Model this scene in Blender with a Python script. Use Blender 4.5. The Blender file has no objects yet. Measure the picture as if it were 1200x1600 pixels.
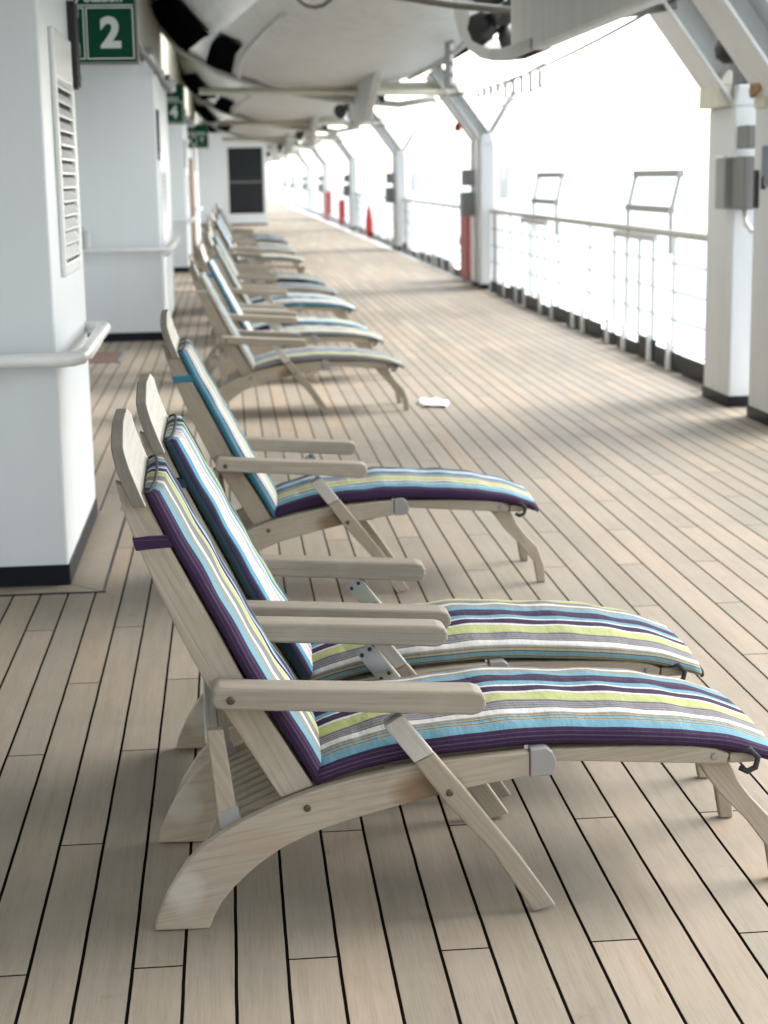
import bpy, bmesh, math, random
from mathutils import Vector, Matrix
random.seed(7)
R = math.radians
S = bpy.context.scene
COL = S.collection

# ------------------------------------------------------------------ camera
FPX, YAW, PITCH, ROLL, CAMH = 2610.5, R(5.12632), R(11.34985), R(1.00356), 1.6
def cam_axes():
    cy, sy = math.cos(YAW), math.sin(YAW)
    fwd = Vector((sy*math.cos(PITCH), cy*math.cos(PITCH), -math.sin(PITCH)))
    right = Vector((cy, -sy, 0)); down = fwd.cross(right)
    r = math.cos(ROLL)*right + math.sin(ROLL)*down
    d = -math.sin(ROLL)*right + math.cos(ROLL)*down
    return r, d, fwd
cr, cd, cf = cam_axes()
cam = bpy.data.cameras.new('camera'); camo = bpy.data.objects.new('camera', cam); COL.objects.link(camo)
camo.matrix_world = Matrix(((cr.x, -cd.x, -cf.x, 0), (cr.y, -cd.y, -cf.y, 0), (cr.z, -cd.z, -cf.z, CAMH), (0, 0, 0, 1)))
cam.sensor_fit = 'VERTICAL'; cam.sensor_height = 36.0; cam.sensor_width = 27.0
cam.lens = FPX/1600*36.0
cam.clip_start = .05; cam.clip_end = 20000
cam.dof.use_dof = True; cam.dof.focus_distance = 3.75; cam.dof.aperture_fstop = 5.0
S.camera = camo

# ------------------------------------------------------------------ light
SUN_EL, SUN_AZ, SUN_STRENGTH, SUN_ANGLE, SKY, EXPO = 42, 68, 1.6, 38, .15, 2.0
w = bpy.data.worlds.new('World'); S.world = w; w.use_nodes = True
nt = w.node_tree; bg = nt.nodes['Background']
sky = nt.nodes.new('ShaderNodeTexSky'); sky.sky_type = 'NISHITA'; sky.sun_disc = False
sky.sun_elevation = R(SUN_EL); sky.sun_rotation = R(SUN_AZ); sky.dust_density = 1.0; sky.air_density = 1.6; sky.ozone_density = 1.0
hs = nt.nodes.new('ShaderNodeHueSaturation'); hs.inputs['Saturation'].default_value = .32
nt.links.new(sky.outputs[0], hs.inputs['Color']); nt.links.new(hs.outputs[0], bg.inputs[0]); bg.inputs[1].default_value = SKY
sl = bpy.data.lights.new('sun', 'SUN'); sl.energy = SUN_STRENGTH; sl.angle = R(SUN_ANGLE); sl.color = (1, .96, .9)
so = bpy.data.objects.new('sun', sl); COL.objects.link(so)
# sun_rotation: 0 = +Y, growing towards +X
sd = Vector((math.sin(R(SUN_AZ))*math.cos(R(SUN_EL)), math.cos(R(SUN_AZ))*math.cos(R(SUN_EL)), math.sin(R(SUN_EL))))
so.rotation_euler = (-sd).to_track_quat('-Z', 'Y').to_euler(); so.location = sd*60
S.view_settings.view_transform = 'Standard'; S.view_settings.look = 'None'
S.view_settings.exposure = EXPO; S.view_settings.gamma = 1; S.view_settings.use_curve_mapping = False
S.cycles.max_bounces = 8; S.cycles.diffuse_bounces = 5
S.cycles.use_denoising = True

# ------------------------------------------------------------------ materials
def new_mat(name):
    m = bpy.data.materials.new(name); m.use_nodes = True
    return m, m.node_tree, m.node_tree.nodes['Principled BSDF']
def N(nt, t, **kw):
    n = nt.nodes.new(t)
    for k, v in kw.items(): setattr(n, k, v)
    return n
def math_n(nt, op, a, b=None, c=None):
    n = nt.nodes.new('ShaderNodeMath'); n.operation = op
    for i, x in enumerate((a, b, c)):
        if x is None: continue
        if isinstance(x, (int, float)): n.inputs[i].default_value = x
        else: nt.links.new(x, n.inputs[i])
    return n.outputs[0]
def mixc(nt, fac, a, b, blend='MIX'):
    n = nt.nodes.new('ShaderNodeMix'); n.data_type = 'RGBA'; n.blend_type = blend
    for sock, x in ((n.inputs[0], fac), (n.inputs[6], a), (n.inputs[7], b)):
        if isinstance(x, (int, float)): sock.default_value = x
        elif isinstance(x, tuple): sock.default_value = (*x, 1) if len(x) == 3 else x
        else: nt.links.new(x, sock)
    return n.outputs[2]
def ramp(nt, fac, stops, interp='LINEAR'):
    n = nt.nodes.new('ShaderNodeValToRGB'); n.color_ramp.interpolation = interp
    e = n.color_ramp.elements
    while len(e) < len(stops): e.new(.5)
    for i, (p, c) in enumerate(stops):
        e[i].position = p; e[i].color = (*c, 1) if len(c) == 3 else c
    nt.links.new(fac, n.inputs[0]); return n.outputs[0]
def noise(nt, vec, scale, detail=4, rough=.55):
    n = N(nt, 'ShaderNodeTexNoise'); n.inputs['Scale'].default_value = scale
    n.inputs['Detail'].default_value = detail; n.inputs['Roughness'].default_value = rough
    if vec is not None: nt.links.new(vec, n.inputs['Vector'])
    return n.outputs['Fac']
def mapping(nt, vec, scale=(1, 1, 1), rot=(0, 0, 0), loc=None):
    n = N(nt, 'ShaderNodeMapping'); n.inputs['Scale'].default_value = scale; n.inputs['Rotation'].default_value = rot
    nt.links.new(vec, n.inputs['Vector'])
    if loc is not None: nt.links.new(loc, n.inputs['Location'])
    return n.outputs[0]
def bump(nt, bsdf, h, strength, dist):
    b = N(nt, 'ShaderNodeBump'); b.inputs['Strength'].default_value = strength; b.inputs['Distance'].default_value = dist
    nt.links.new(h, b.inputs['Height']); nt.links.new(b.outputs[0], bsdf.inputs['Normal'])

def wood_mat(name, ang, tone=(.345, .296, .236), stain=None):
    m, nt, b = new_mat(name)
    tc = N(nt, 'ShaderNodeTexCoord'); oi = N(nt, 'ShaderNodeObjectInfo')
    rnd = N(nt, 'ShaderNodeCombineXYZ')
    nt.links.new(math_n(nt, 'MULTIPLY', oi.outputs['Random'], 9.0), rnd.inputs[0])
    nt.links.new(math_n(nt, 'MULTIPLY', oi.outputs['Random'], 7.0), rnd.inputs[1])
    nt.links.new(math_n(nt, 'MULTIPLY', oi.outputs['Random'], 3.0), rnd.inputs[2])
    rot = (0, R(ang), 0) if ang != 'y' else (0, 0, R(-90))
    v0 = mapping(nt, tc.outputs['Object'], rot=rot)
    v = mapping(nt, v0, scale=(1.3, 60, 60), loc=rnd.outputs[0])
    g = noise(nt, v, 3.0, 6, .65)
    v2 = mapping(nt, v0, scale=(.8, 8, 8), loc=rnd.outputs[0])
    g2 = noise(nt, v2, 2.2, 3, .5)
    blot = noise(nt, mapping(nt, v0, scale=(1, 1.6, 1.6), loc=rnd.outputs[0]), 6.0, 4, .6)
    d = tuple(c*.74 for c in tone); l = tuple(min(1, c*1.15) for c in tone)
    c = ramp(nt, g, [(.30, d), (.52, tone), (.74, l)])
    c = mixc(nt, ramp(nt, g2, [(.42, (0, 0, 0)), (.70, (.55, .55, .55))]), c, (tone[0]*.90, tone[1]*.83, tone[2]*.72))
    c = mixc(nt, ramp(nt, blot, [(.55, (0, 0, 0)), (.75, (.5, .5, .5))]), c, (tone[0]*1.3, tone[1]*1.33, tone[2]*1.4))
    c = mixc(nt, ramp(nt, blot, [(.22, (.5, .5, .5)), (.40, (0, 0, 0))]), c, (tone[0]*.62, tone[1]*.60, tone[2]*.56))
    if stain:
        spx = N(nt, 'ShaderNodeSeparateXYZ'); nt.links.new(tc.outputs['Object'], spx.inputs[0])
        for (sx, sz, rx, rz, sc_c, am) in stain:
            dx = math_n(nt, 'POWER', math_n(nt, 'DIVIDE', math_n(nt, 'SUBTRACT', spx.outputs[0], sx), rx), 2.0)
            dz = math_n(nt, 'POWER', math_n(nt, 'DIVIDE', math_n(nt, 'SUBTRACT', spx.outputs[2], sz), rz), 2.0)
            e = math_n(nt, 'ADD', math_n(nt, 'ADD', dx, dz), math_n(nt, 'MULTIPLY', math_n(nt, 'SUBTRACT', g2, .5), 1.6))
            c = mixc(nt, ramp(nt, e, [(.15, (am, am, am)), (1.0, (0, 0, 0))]), c, sc_c)
    hsv = N(nt, 'ShaderNodeHueSaturation'); nt.links.new(c, hsv.inputs['Color'])
    nt.links.new(math_n(nt, 'ADD', math_n(nt, 'MULTIPLY', oi.outputs['Random'], .32), .80), hsv.inputs['Value'])
    nt.links.new(hsv.outputs[0], b.inputs['Base Color'])
    b.inputs['Roughness'].default_value = .72
    bump(nt, b, g, .35, .002)
    return m
W_X = wood_mat('teak_along', 8, stain=[(.39, .285, .085, .05, (.17, .10, .045), .85), (-.14, .09, .05, .06, (.50, .47, .43), .5), (.02, .19, .09, .03, (.36, .25, .19), .45), (.62, .33, .05, .05, (.30, .27, .24), .5)])
W_B = wood_mat('teak_back', -63)
W_L = wood_mat('teak_leg', -52)
W_A = wood_mat('teak_arm', -4, (.295, .258, .212))
W_Y = wood_mat('teak_across', 'y', (.52, .50, .45))  # bleached headboard face; the light falling on it is also in this tone
W_D = wood_mat('teak_shaded_end', -80, (.20, .185, .16))  # darker copy, shade on the headboard's ends and back put into the colour
W_LL = wood_mat('teak_bleached', -52, (.44, .42, .39))
W_S = wood_mat('teak_slat', 8, (.33, .28, .21))

def deck_mat():
    m, nt, b = new_mat('deck_planks')
    geo = N(nt, 'ShaderNodeNewGeometry'); sp = N(nt, 'ShaderNodeSeparateXYZ'); nt.links.new(geo.outputs['Position'], sp.inputs[0])
    X, Y = sp.outputs[0], sp.outputs[1]
    PW = .1070
    wob = math_n(nt, 'MULTIPLY', math_n(nt, 'SUBTRACT', noise(nt, geo.outputs['Position'], 5, 3), .5), .003)
    u = math_n(nt, 'DIVIDE', math_n(nt, 'ADD', math_n(nt, 'ADD', X, .4625), wob), PW)
    k = math_n(nt, 'FLOOR', u); fu = math_n(nt, 'FRACT', u)
    du = math_n(nt, 'MULTIPLY', math_n(nt, 'MINIMUM', fu, math_n(nt, 'SUBTRACT', 1.0, fu)), PW)
    ph = math_n(nt, 'MULTIPLY', math_n(nt, 'FLOORED_MODULO', math_n(nt, 'ADD', k, 1.0), 3.0), .683)
    yy = math_n(nt, 'DIVIDE', math_n(nt, 'SUBTRACT', math_n(nt, 'SUBTRACT', Y, 3.245), ph), 2.049)
    n_ = math_n(nt, 'FLOOR', yy); fy = math_n(nt, 'FRACT', yy)
    dy = math_n(nt, 'MULTIPLY', math_n(nt, 'MINIMUM', fy, math_n(nt, 'SUBTRACT', 1.0, fy)), 2.049)
    def sstep(d, a, bb):
        mr = N(nt, 'ShaderNodeMapRange'); mr.interpolation_type = 'SMOOTHSTEP'
        mr.inputs[1].default_value = a; mr.inputs[2].default_value = bb; mr.inputs[3].default_value = 1; mr.inputs[4].default_value = 0
        nt.links.new(d, mr.inputs[0]); return mr.outputs[0]
    seam = math_n(nt, 'MAXIMUM', sstep(du, .0033, .0041), sstep(dy, .0024, .0034))
    pid = N(nt, 'ShaderNodeCombineXYZ'); nt.links.new(k, pid.inputs[0]); nt.links.new(n_, pid.inputs[1])
    wn = N(nt, 'ShaderNodeTexWhiteNoise'); nt.links.new(pid.outputs[0], wn.inputs['Vector'])
    rv = wn.outputs['Value']; rc = N(nt, 'ShaderNodeSeparateColor'); nt.links.new(wn.outputs['Color'], rc.inputs[0])
    off = N(nt, 'ShaderNodeVectorMath', operation='MULTIPLY'); nt.links.new(wn.outputs['Color'], off.inputs[0]); off.inputs[1].default_value = (13, 17, 5)
    pos = N(nt, 'ShaderNodeVectorMath', operation='ADD'); nt.links.new(geo.outputs['Position'], pos.inputs[0]); nt.links.new(off.outputs[0], pos.inputs[1])
    fine = noise(nt, mapping(nt, pos.outputs[0], scale=(150, 5, 1)), 1.8, 6, .7)
    mid = noise(nt, mapping(nt, pos.outputs[0], scale=(34, 1.4, 1)), 1.3, 4, .6)
    big = noise(nt, geo.outputs['Position'], 1.3, 5, .65)
    spot = noise(nt, geo.outputs['Position'], 9, 5, .7)
    base = ramp(nt, rv, [(0, (.222, .190, .150)), (.3, (.256, .216, .168)), (.5, (.238, .207, .168)), (.7, (.288, .235, .180)), (.85, (.276, .220, .163)), (1, (.312, .268, .214))])
    c = mixc(nt, 1.0, base, ramp(nt, fine, [(.25, (.76, .75, .73)), (.5, (1, 1, 1)), (.8, (1.13, 1.13, 1.13))]), 'MULTIPLY')
    c = mixc(nt, 1.0, c, ramp(nt, mid, [(.25, (.88, .86, .82)), (.55, (1, 1, 1)), (.8, (1.07, 1.07, 1.08))]), 'MULTIPLY')
    c = mixc(nt, 1.0, c, ramp(nt, big, [(.3, (.86, .88, .89)), (.5, (1, 1, 1)), (.7, (1.10, 1.07, 1.03))]), 'MULTIPLY')
    c = mixc(nt, 1.0, c, ramp(nt, spot, [(.20, (.70, .69, .68)), (.37, (1, 1, 1)), (.68, (1, 1, 1)), (.82, (1.18, 1.18, 1.18))]), 'MULTIPLY')
    c = mixc(nt, seam, c, (.005, .004, .003))
    nt.links.new(c, b.inputs['Base Color'])
    rgh = math_n(nt, 'ADD', math_n(nt, 'MULTIPLY', fine, .25), .52)
    nt.links.new(rgh, b.inputs['Roughness'])
    nt.links.new(math_n(nt, 'MULTIPLY', math_n(nt, 'SUBTRACT', 1.0, seam), .5), b.inputs['Specular IOR Level'])
    h = math_n(nt, 'SUBTRACT', math_n(nt, 'MULTIPLY', fine, .18), seam)
    bump(nt, b, h, .55, .003)
    return m
M_DECK = deck_mat()

def paint(name, col, rough=.35, dirt=.06, bumpy=.0015, metallic=0, streak=True, spec=.5):
    m, nt, b = new_mat(name)
    tc = N(nt, 'ShaderNodeNewGeometry')
    a = noise(nt, mapping(nt, tc.outputs['Position'], scale=(6, 6, .9) if streak else (5, 5, 5)), 1.0, 5, .6)
    c = ramp(nt, a, [(.3, tuple(x*(1-dirt*1.6) for x in col)), (.6, col), (.8, tuple(min(1, x*(1+dirt*.4)) for x in col))])
    nt.links.new(c, b.inputs['Base Color']); b.inputs['Roughness'].default_value = rough; b.inputs['Metallic'].default_value = metallic; b.inputs['Specular IOR Level'].default_value = spec
    if bumpy: bump(nt, b, noise(nt, tc.outputs['Position'], 7, 3), .25, bumpy*4)
    return m
M_WHITE = paint('white_paint', (.70, .74, .765), .36, .015)
M_POST = paint('post_paint', (.64, .65, .655), .4)
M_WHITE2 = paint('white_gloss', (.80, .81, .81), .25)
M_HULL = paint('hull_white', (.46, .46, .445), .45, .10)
M_BLACK = paint('black_paint', (.008, .010, .016), .4, spec=.2)
M_WINDOW = paint('window_black', (.004, .004, .005), .9, 0, 0, spec=0)
M_GREY = paint('grey_box', (.30, .305, .305), .5)
M_MGREY = paint('mid_grey', (.20, .20, .20), .5)
M_CREAM = paint('cream', (.62, .60, .50), .5)
M_RED = paint('red', (.42, .025, .018), .5)
M_DRED = paint('dull_red', (.36, .075, .07), .5)
M_GREEN = paint('sign_green', (.001, .075, .038), .5, .02, 0, spec=.15)
M_GLASS = paint('dark_glass', (.010, .013, .017), .2, 0, 0, spec=.3)
M_SIGNW = paint('sign_white', (.80, .84, .82), .5, .02, 0)
M_STEEL = paint('steel', (.55, .56, .57), .3, .12, 0, .9, False)
M_CAPG = paint('grey_cap', (.27, .265, .26), .45, .1, 0)
M_BRONZE = paint('bronze', (.04, .04, .04), .4, .1, 0, .5)
M_SCREW = paint('screw_brass', (.10, .085, .06), .45, .2, 0, .6)
M_CABLE = paint('cable', (.13, .125, .11), .6, .1, 0)
M_BROWN = paint('brown_wood', (.26, .115, .045), .45, .2)
M_HATCH = paint('hatch', (.16, .085, .065), .6, .2)
M_RAILG = paint('rail_cap_grey', (.56, .56, .55), .45)
M_RAILW = paint('rail_wood', (.50, .48, .44), .5)
M_STEP = paint('step_grey', (.34, .34, .335), .5)
M_ROPE = paint('rope', (.40, .24, .14), .8, .2, 0)
M_PATCH = paint('white_patch', (.82, .82, .80), .8, .02, 0)
M_BLACKFAB = paint('black_strap', (.03, .03, .035), .8, .1, 0)

# striped cloth: one cycle of the woven stripe, in metres across
PUR = (.034, .017, .050); PUR2 = (.085, .055, .095); AQ = (.125, .265, .34); AQD = (.045, .17, .24); TAN = (.30, .265, .18); GR = (.20, .20, .205)
DG = (.065, .07, .075); WH = (.52, .515, .52); YG = (.36, .385, .17); LAV = (.31, .295, .38); PBL = (.38, .50, .58); MAU = (.17, .13, .18)
CYC = [(PUR, .028), (PUR2, .0015), (PUR, .008), (PUR2, .0015), (PUR, .008), (PUR2, .0015), (PUR, .009), (AQ, .030), (TAN, .004), (DG, .003), (TAN, .003), (AQ, .009), (DG, .002), (TAN, .006), (DG, .002), (GR, .004), (TAN, .003),
       (WH, .022), (DG, .005), (GR, .010), (DG, .003), (GR, .006), (MAU, .006), (GR, .008), (DG, .006), (GR, .005), (YG, .046), (TAN, .003), (WH, .013), (PUR, .038), (WH, .010), (AQ, .028)]
CYCB = CYC[:] + [(PUR, .012), (AQ, .03)]
CYC2 = [(AQD, .034), (AQ, .012), (PUR, .010), (WH, .012), (LAV, .010), (PUR, .004), (WH, .034), (TAN, .006), (WH, .016), (PUR2, .003), (YG, .036), (WH, .022), (GR, .004), (TAN, .018), (WH, .010), (GR, .016), (DG, .004), (AQ, .035), (PUR, .02)]
CYC3 = [(PUR, .055), (PUR2, .003), (PUR, .012), (AQ, .040), (PBL, .010), (PUR, .013), (WH, .012), (YG, .050), (WH, .010), (GR, .018), (TAN, .014), (GR, .020), (DG, .006), (AQD, .040), (LAV, .02), (WH, .03), (AQ, .04)]
CYC4 = [((.022, .05, .065), .034), ((.016, .012, .034), .020), ((.03, .09, .14), .006), ((.08, .24, .38), .026), (DG, .003), (WH, .034), (TAN, .005), (WH, .020), (DG, .003), (TAN, .006), (WH, .030), (PUR2, .004), (LAV, .018), (GR, .008), (PBL, .020), (WH, .020), (AQD, .04), (YG, .04)]
def cloth(name, offset, cyc=CYC, shade_mix=0.0):
    L = sum(x[1] for x in cyc)
    m, nt, b = new_mat(name)
    uv = N(nt, 'ShaderNodeUVMap'); sp = N(nt, 'ShaderNodeSeparateXYZ'); nt.links.new(uv.outputs[0], sp.inputs[0])
    wob = math_n(nt, 'MULTIPLY', math_n(nt, 'SUBTRACT', noise(nt, mapping(nt, uv.outputs[0], scale=(3, 9, 1)), 1.4, 2), .5), .005)
    t = math_n(nt, 'FRACT', math_n(nt, 'DIVIDE', math_n(nt, 'ADD', math_n(nt, 'ADD', sp.outputs[1], offset), wob), L))
    stops = []; p = 0
    for c, wd in cyc:
        c = tuple(x*(1-shade_mix)+.20*shade_mix for x in c)  # grey mixed in as painted shade
        stops.append((p/L, c)); p += wd
    c = ramp(nt, t, stops, 'CONSTANT')
    wv = noise(nt, mapping(nt, uv.outputs[0], scale=(400, 900, 1)), 1, 2)
    c = mixc(nt, 1.0, c, ramp(nt, wv, [(.3, (.86, .86, .86)), (.7, (1.08, 1.08, 1.08))]), 'MULTIPLY')
    nt.links.new(c, b.inputs['Base Color']); b.inputs['Roughness'].default_value = .85
    b.inputs['Specular IOR Level'].default_value = .2
    wr = noise(nt, mapping(nt, uv.outputs[0], scale=(18, 9, 1)), 1.3, 4)
    bump(nt, b, math_n(nt, 'ADD', math_n(nt, 'MULTIPLY', wr, 1.0), math_n(nt, 'MULTIPLY', wv, .06)), .45, .016)
    return m
CLOTHS = [cloth('striped_cloth_purple_edge', 0, CYC), cloth('striped_cloth_blue_edge', .070, CYC), cloth('striped_cloth_teal_edge', 0, CYC2), cloth('striped_cloth_purple_teal', 0, CYC3),
          cloth('striped_cloth_navy_blue', 0, CYC4), cloth('striped_cloth_teal_shaded', .16, CYC2, .25), cloth('striped_cloth_purple_shaded', .13, CYC, .3)]  # last two carry the overhang's shade on the far cushions in their colour

def sea_mat():
    m, nt, b = new_mat('sea_water')
    g = N(nt, 'ShaderNodeNewGeometry')
    b.inputs['Base Color'].default_value = (.16, .22, .24, 1); b.inputs['Roughness'].default_value = .28; b.inputs['IOR'].default_value = 1.33
    bump(nt, b, noise(nt, mapping(nt, g.outputs['Position'], scale=(.5, .3, 1)), 1, 6, .6), .5, .6)
    return m
M_SEA = sea_mat()

# ------------------------------------------------------------------ builders
class MB:
    def __init__(s): s.bm = bmesh.new(); s.uv = None
    def box(s, x0, x1, y0, y1, z0, z1):
        v = [s.bm.verts.new(p) for p in ((x0,y0,z0),(x1,y0,z0),(x1,y1,z0),(x0,y1,z0),(x0,y0,z1),(x1,y0,z1),(x1,y1,z1),(x0,y1,z1))]
        for f in ((3,2,1,0),(4,5,6,7),(0,1,5,4),(1,2,6,5),(2,3,7,6),(3,0,4,7)): s.bm.faces.new([v[i] for i in f])
        return s
    def prism(s, poly, a, b, axis='y'):
        def P(p, t):
            return (p[0], t, p[1]) if axis == 'y' else ((t, p[0], p[1]) if axis == 'x' else (p[0], p[1], t))
        A = [s.bm.verts.new(P(p, a)) for p in poly]; B = [s.bm.verts.new(P(p, b)) for p in poly]
        n = len(poly); fs = [s.bm.faces.new(A), s.bm.faces.new(B[::-1])]
        for i in range(n): fs.append(s.bm.faces.new((A[i], B[i], B[(i+1) % n], A[(i+1) % n])))
        return s
    def strip(s, top, bot, a, b):
        """solid between two XZ polylines with equal counts, swept a..b in y (quads, for curved rails)"""
        n = len(top); T0=[s.bm.verts.new((p[0],a,p[1])) for p in top]; B0=[s.bm.verts.new((p[0],a,p[1])) for p in bot]
        T1=[s.bm.verts.new((p[0],b,p[1])) for p in top]; B1=[s.bm.verts.new((p[0],b,p[1])) for p in bot]
        for i in range(n-1):
            for q in ((T0[i],T0[i+1],B0[i+1],B0[i]),(T1[i],B1[i],B1[i+1],T1[i+1]),(T0[i],T1[i],T1[i+1],T0[i+1]),(B0[i],B0[i+1],B1[i+1],B1[i])): s.bm.faces.new(q)
        s.bm.faces.new((T0[0],B0[0],B1[0],T1[0])); s.bm.faces.new((T0[-1],T1[-1],B1[-1],B0[-1]))
        return s
    def tube(s, pts, r, n=8, caps=True):
        pts = [Vector(p) for p in pts]; rings = []
        up = None
        for i, p in enumerate(pts):
            d = (pts[min(i+1, len(pts)-1)] - pts[max(i-1, 0)]).normalized()
            if up is None: up = d.orthogonal().normalized()
            up = (up - d*up.dot(d)).normalized(); sd_ = d.cross(up)
            rr = r[i] if isinstance(r, (list, tuple)) else r
            rings.append([s.bm.verts.new(p + rr*(math.cos(2*math.pi*j/n)*up + math.sin(2*math.pi*j/n)*sd_)) for j in range(n)])
        for a, b in zip(rings, rings[1:]):
            for j in range(n): s.bm.faces.new((a[j], a[(j+1) % n], b[(j+1) % n], b[j])).smooth = True
        if caps: s.bm.faces.new(rings[0][::-1]); s.bm.faces.new(rings[-1])
        return s
    def grid(s, rows, smooth=True, close=False):
        V = [[s.bm.verts.new(p) for p in r] for r in rows]
        for a, b in zip(V, V[1:]):
            m = len(a)
            for j in range(m if close else m-1):
                s.bm.faces.new((a[j], a[(j+1) % m], b[(j+1) % m], b[j])).smooth = smooth
        return V
    def build(s, name, mat, parent=None, bevel=0, recalc=True, smooth=False):
        if recalc: bmesh.ops.recalc_face_normals(s.bm, faces=s.bm.faces)
        me = bpy.data.meshes.new(name); s.bm.to_mesh(me); s.bm.free()
        if smooth:
            for p in me.polygons: p.use_smooth = True
        o = bpy.data.objects.new(name, me); COL.objects.link(o)
        me.materials.append(mat)
        if parent: o.parent = parent
        if bevel:
            md = o.modifiers.new('bevel', 'BEVEL'); md.width = bevel; md.segments = 2; md.limit_method = 'ANGLE'; md.angle_limit = R(35)
            md.harden_normals = False
        return o
def tag(o, label=None, cat=None, group=None, kind=None):
    if label: o['label'] = label
    if cat: o['category'] = cat
    if group: o['group'] = group
    if kind: o['kind'] = kind
    return o
def empty(name, loc, label=None, cat=None, group=None, rz=0):
    o = bpy.data.objects.new(name, None); COL.objects.link(o); o.location = loc; o.rotation_euler = (0, 0, rz)
    o.empty_display_size = .1
    return tag(o, label, cat, group)
def copy_tree(o, parent=None):
    c = o.copy(); COL.objects.link(c); c.parent = parent
    for ch in list(o.children): copy_tree(ch, c)
    return c
def text_mesh(name, body, size, mat, parent, mtx, bold=0.0, align='CENTER'):
    cu = bpy.data.curves.new('t', 'FONT'); cu.body = body; cu.size = size; cu.align_x = align; cu.align_y = 'CENTER'
    cu.extrude = .001; cu.offset = bold
    to = bpy.data.objects.new('t', cu); COL.objects.link(to)
    bpy.context.view_layer.update()
    me = bpy.data.meshes.new_from_object(to.evaluated_get(bpy.context.evaluated_depsgraph_get()))
    bpy.data.objects.remove(to); me.materials.clear(); me.materials.append(mat)
    me.transform(mtx)
    o = bpy.data.objects.new(name, me); COL.objects.link(o); o.parent = parent
    return o
def lerp(a, b, t): return a + (b-a)*t
def interp(pts, x):
    for (a, va), (b, vb) in zip(pts, pts[1:]):
        if x <= b: return lerp(va, vb, (x-a)/(b-a)) if x > a else va
    return pts[-1][1]

# ------------------------------------------------------------------ setting: deck, sea
mb = MB(); mb.box(-4, 3.60, -14, 150, -.3, 0); tag(mb.build('deck', M_DECK), kind='structure')
mb = MB(); mb.box(3.604, 4.15, -14, 150, -.3, -.006); tag(mb.build('waterway', M_WHITE2), kind='structure')
mb = MB()
mb.grid([[(-9000, -9000, -17), (9000, -9000, -17)], [(-9000, 9000, -17), (9000, 9000, -17)]])
tag(mb.build('sea', M_SEA), kind='structure')

# ------------------------------------------------------------------ superstructure on the left
def skirt(par, x0, x1, y0, y1, h=.088):
    m = MB(); m.box(x0, x1+.006, y0-.006, y1+.006, .001, h); return m.build('skirting', M_BLACK, par)
def louvre(par, xf, y0, y1, z0, z1, n, mat=M_WHITE2):
    m = MB(); f = .055
    m.box(xf, xf+.022, y0-f, y0, z0-f, z1+f+.14); m.box(xf, xf+.022, y1, y1+f, z0-f, z1+f+.14)
    m.box(xf, xf+.020, y0, y1, z1, z1+.2-.005); m.box(xf, xf+.020, y0, y1, z0-f, z0)
    fr = m.build('vent_frame', mat, par, bevel=.008)
    m = MB(); m.box(xf+.001, xf+.004, y0, y1, z0, z1); m.build('vent_back', M_BLACKFAB, fr)
    m = MB(); st = (z1-z0)/n
    for i in range(n):
        z = z0 + (i+.5)*st
        m.prism([(xf+.004, z+st*.40), (xf+.024, z-st*.26), (xf+.024, z-st*.08), (xf+.004, z+st*.58)], y0+.002, y1-.002)
    m.build('vent_slats', mat, fr, bevel=.002)
def handrail(par, pts, br, r=.027):
    m = MB(); m.tube(pts, r, 10); h = m.build('handrail', M_WHITE2, par)
    for (p, q) in br:
        m = MB(); m.tube([p, ((p[0]+q[0])/2, (p[1]+q[1])/2, q[2]-.004), q], .016, 8); m.build('rail_bracket', M_WHITE2, h)

# the house side wall runs the whole length, blocks stand out from it
b = empty('house_wall', (-1.75, 0, 0), 'long white side wall of the deckhouse set back between the projecting blocks', 'ship wall')
m = MB(); m.box(-.3, 0, -14, 60, .001, 2.8); o = m.build('wall', M_WHITE, b)
m = MB(); m.box(.001, .008, -14, 60, .001, .09); m.build('skirting', M_BLACK, b)

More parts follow.
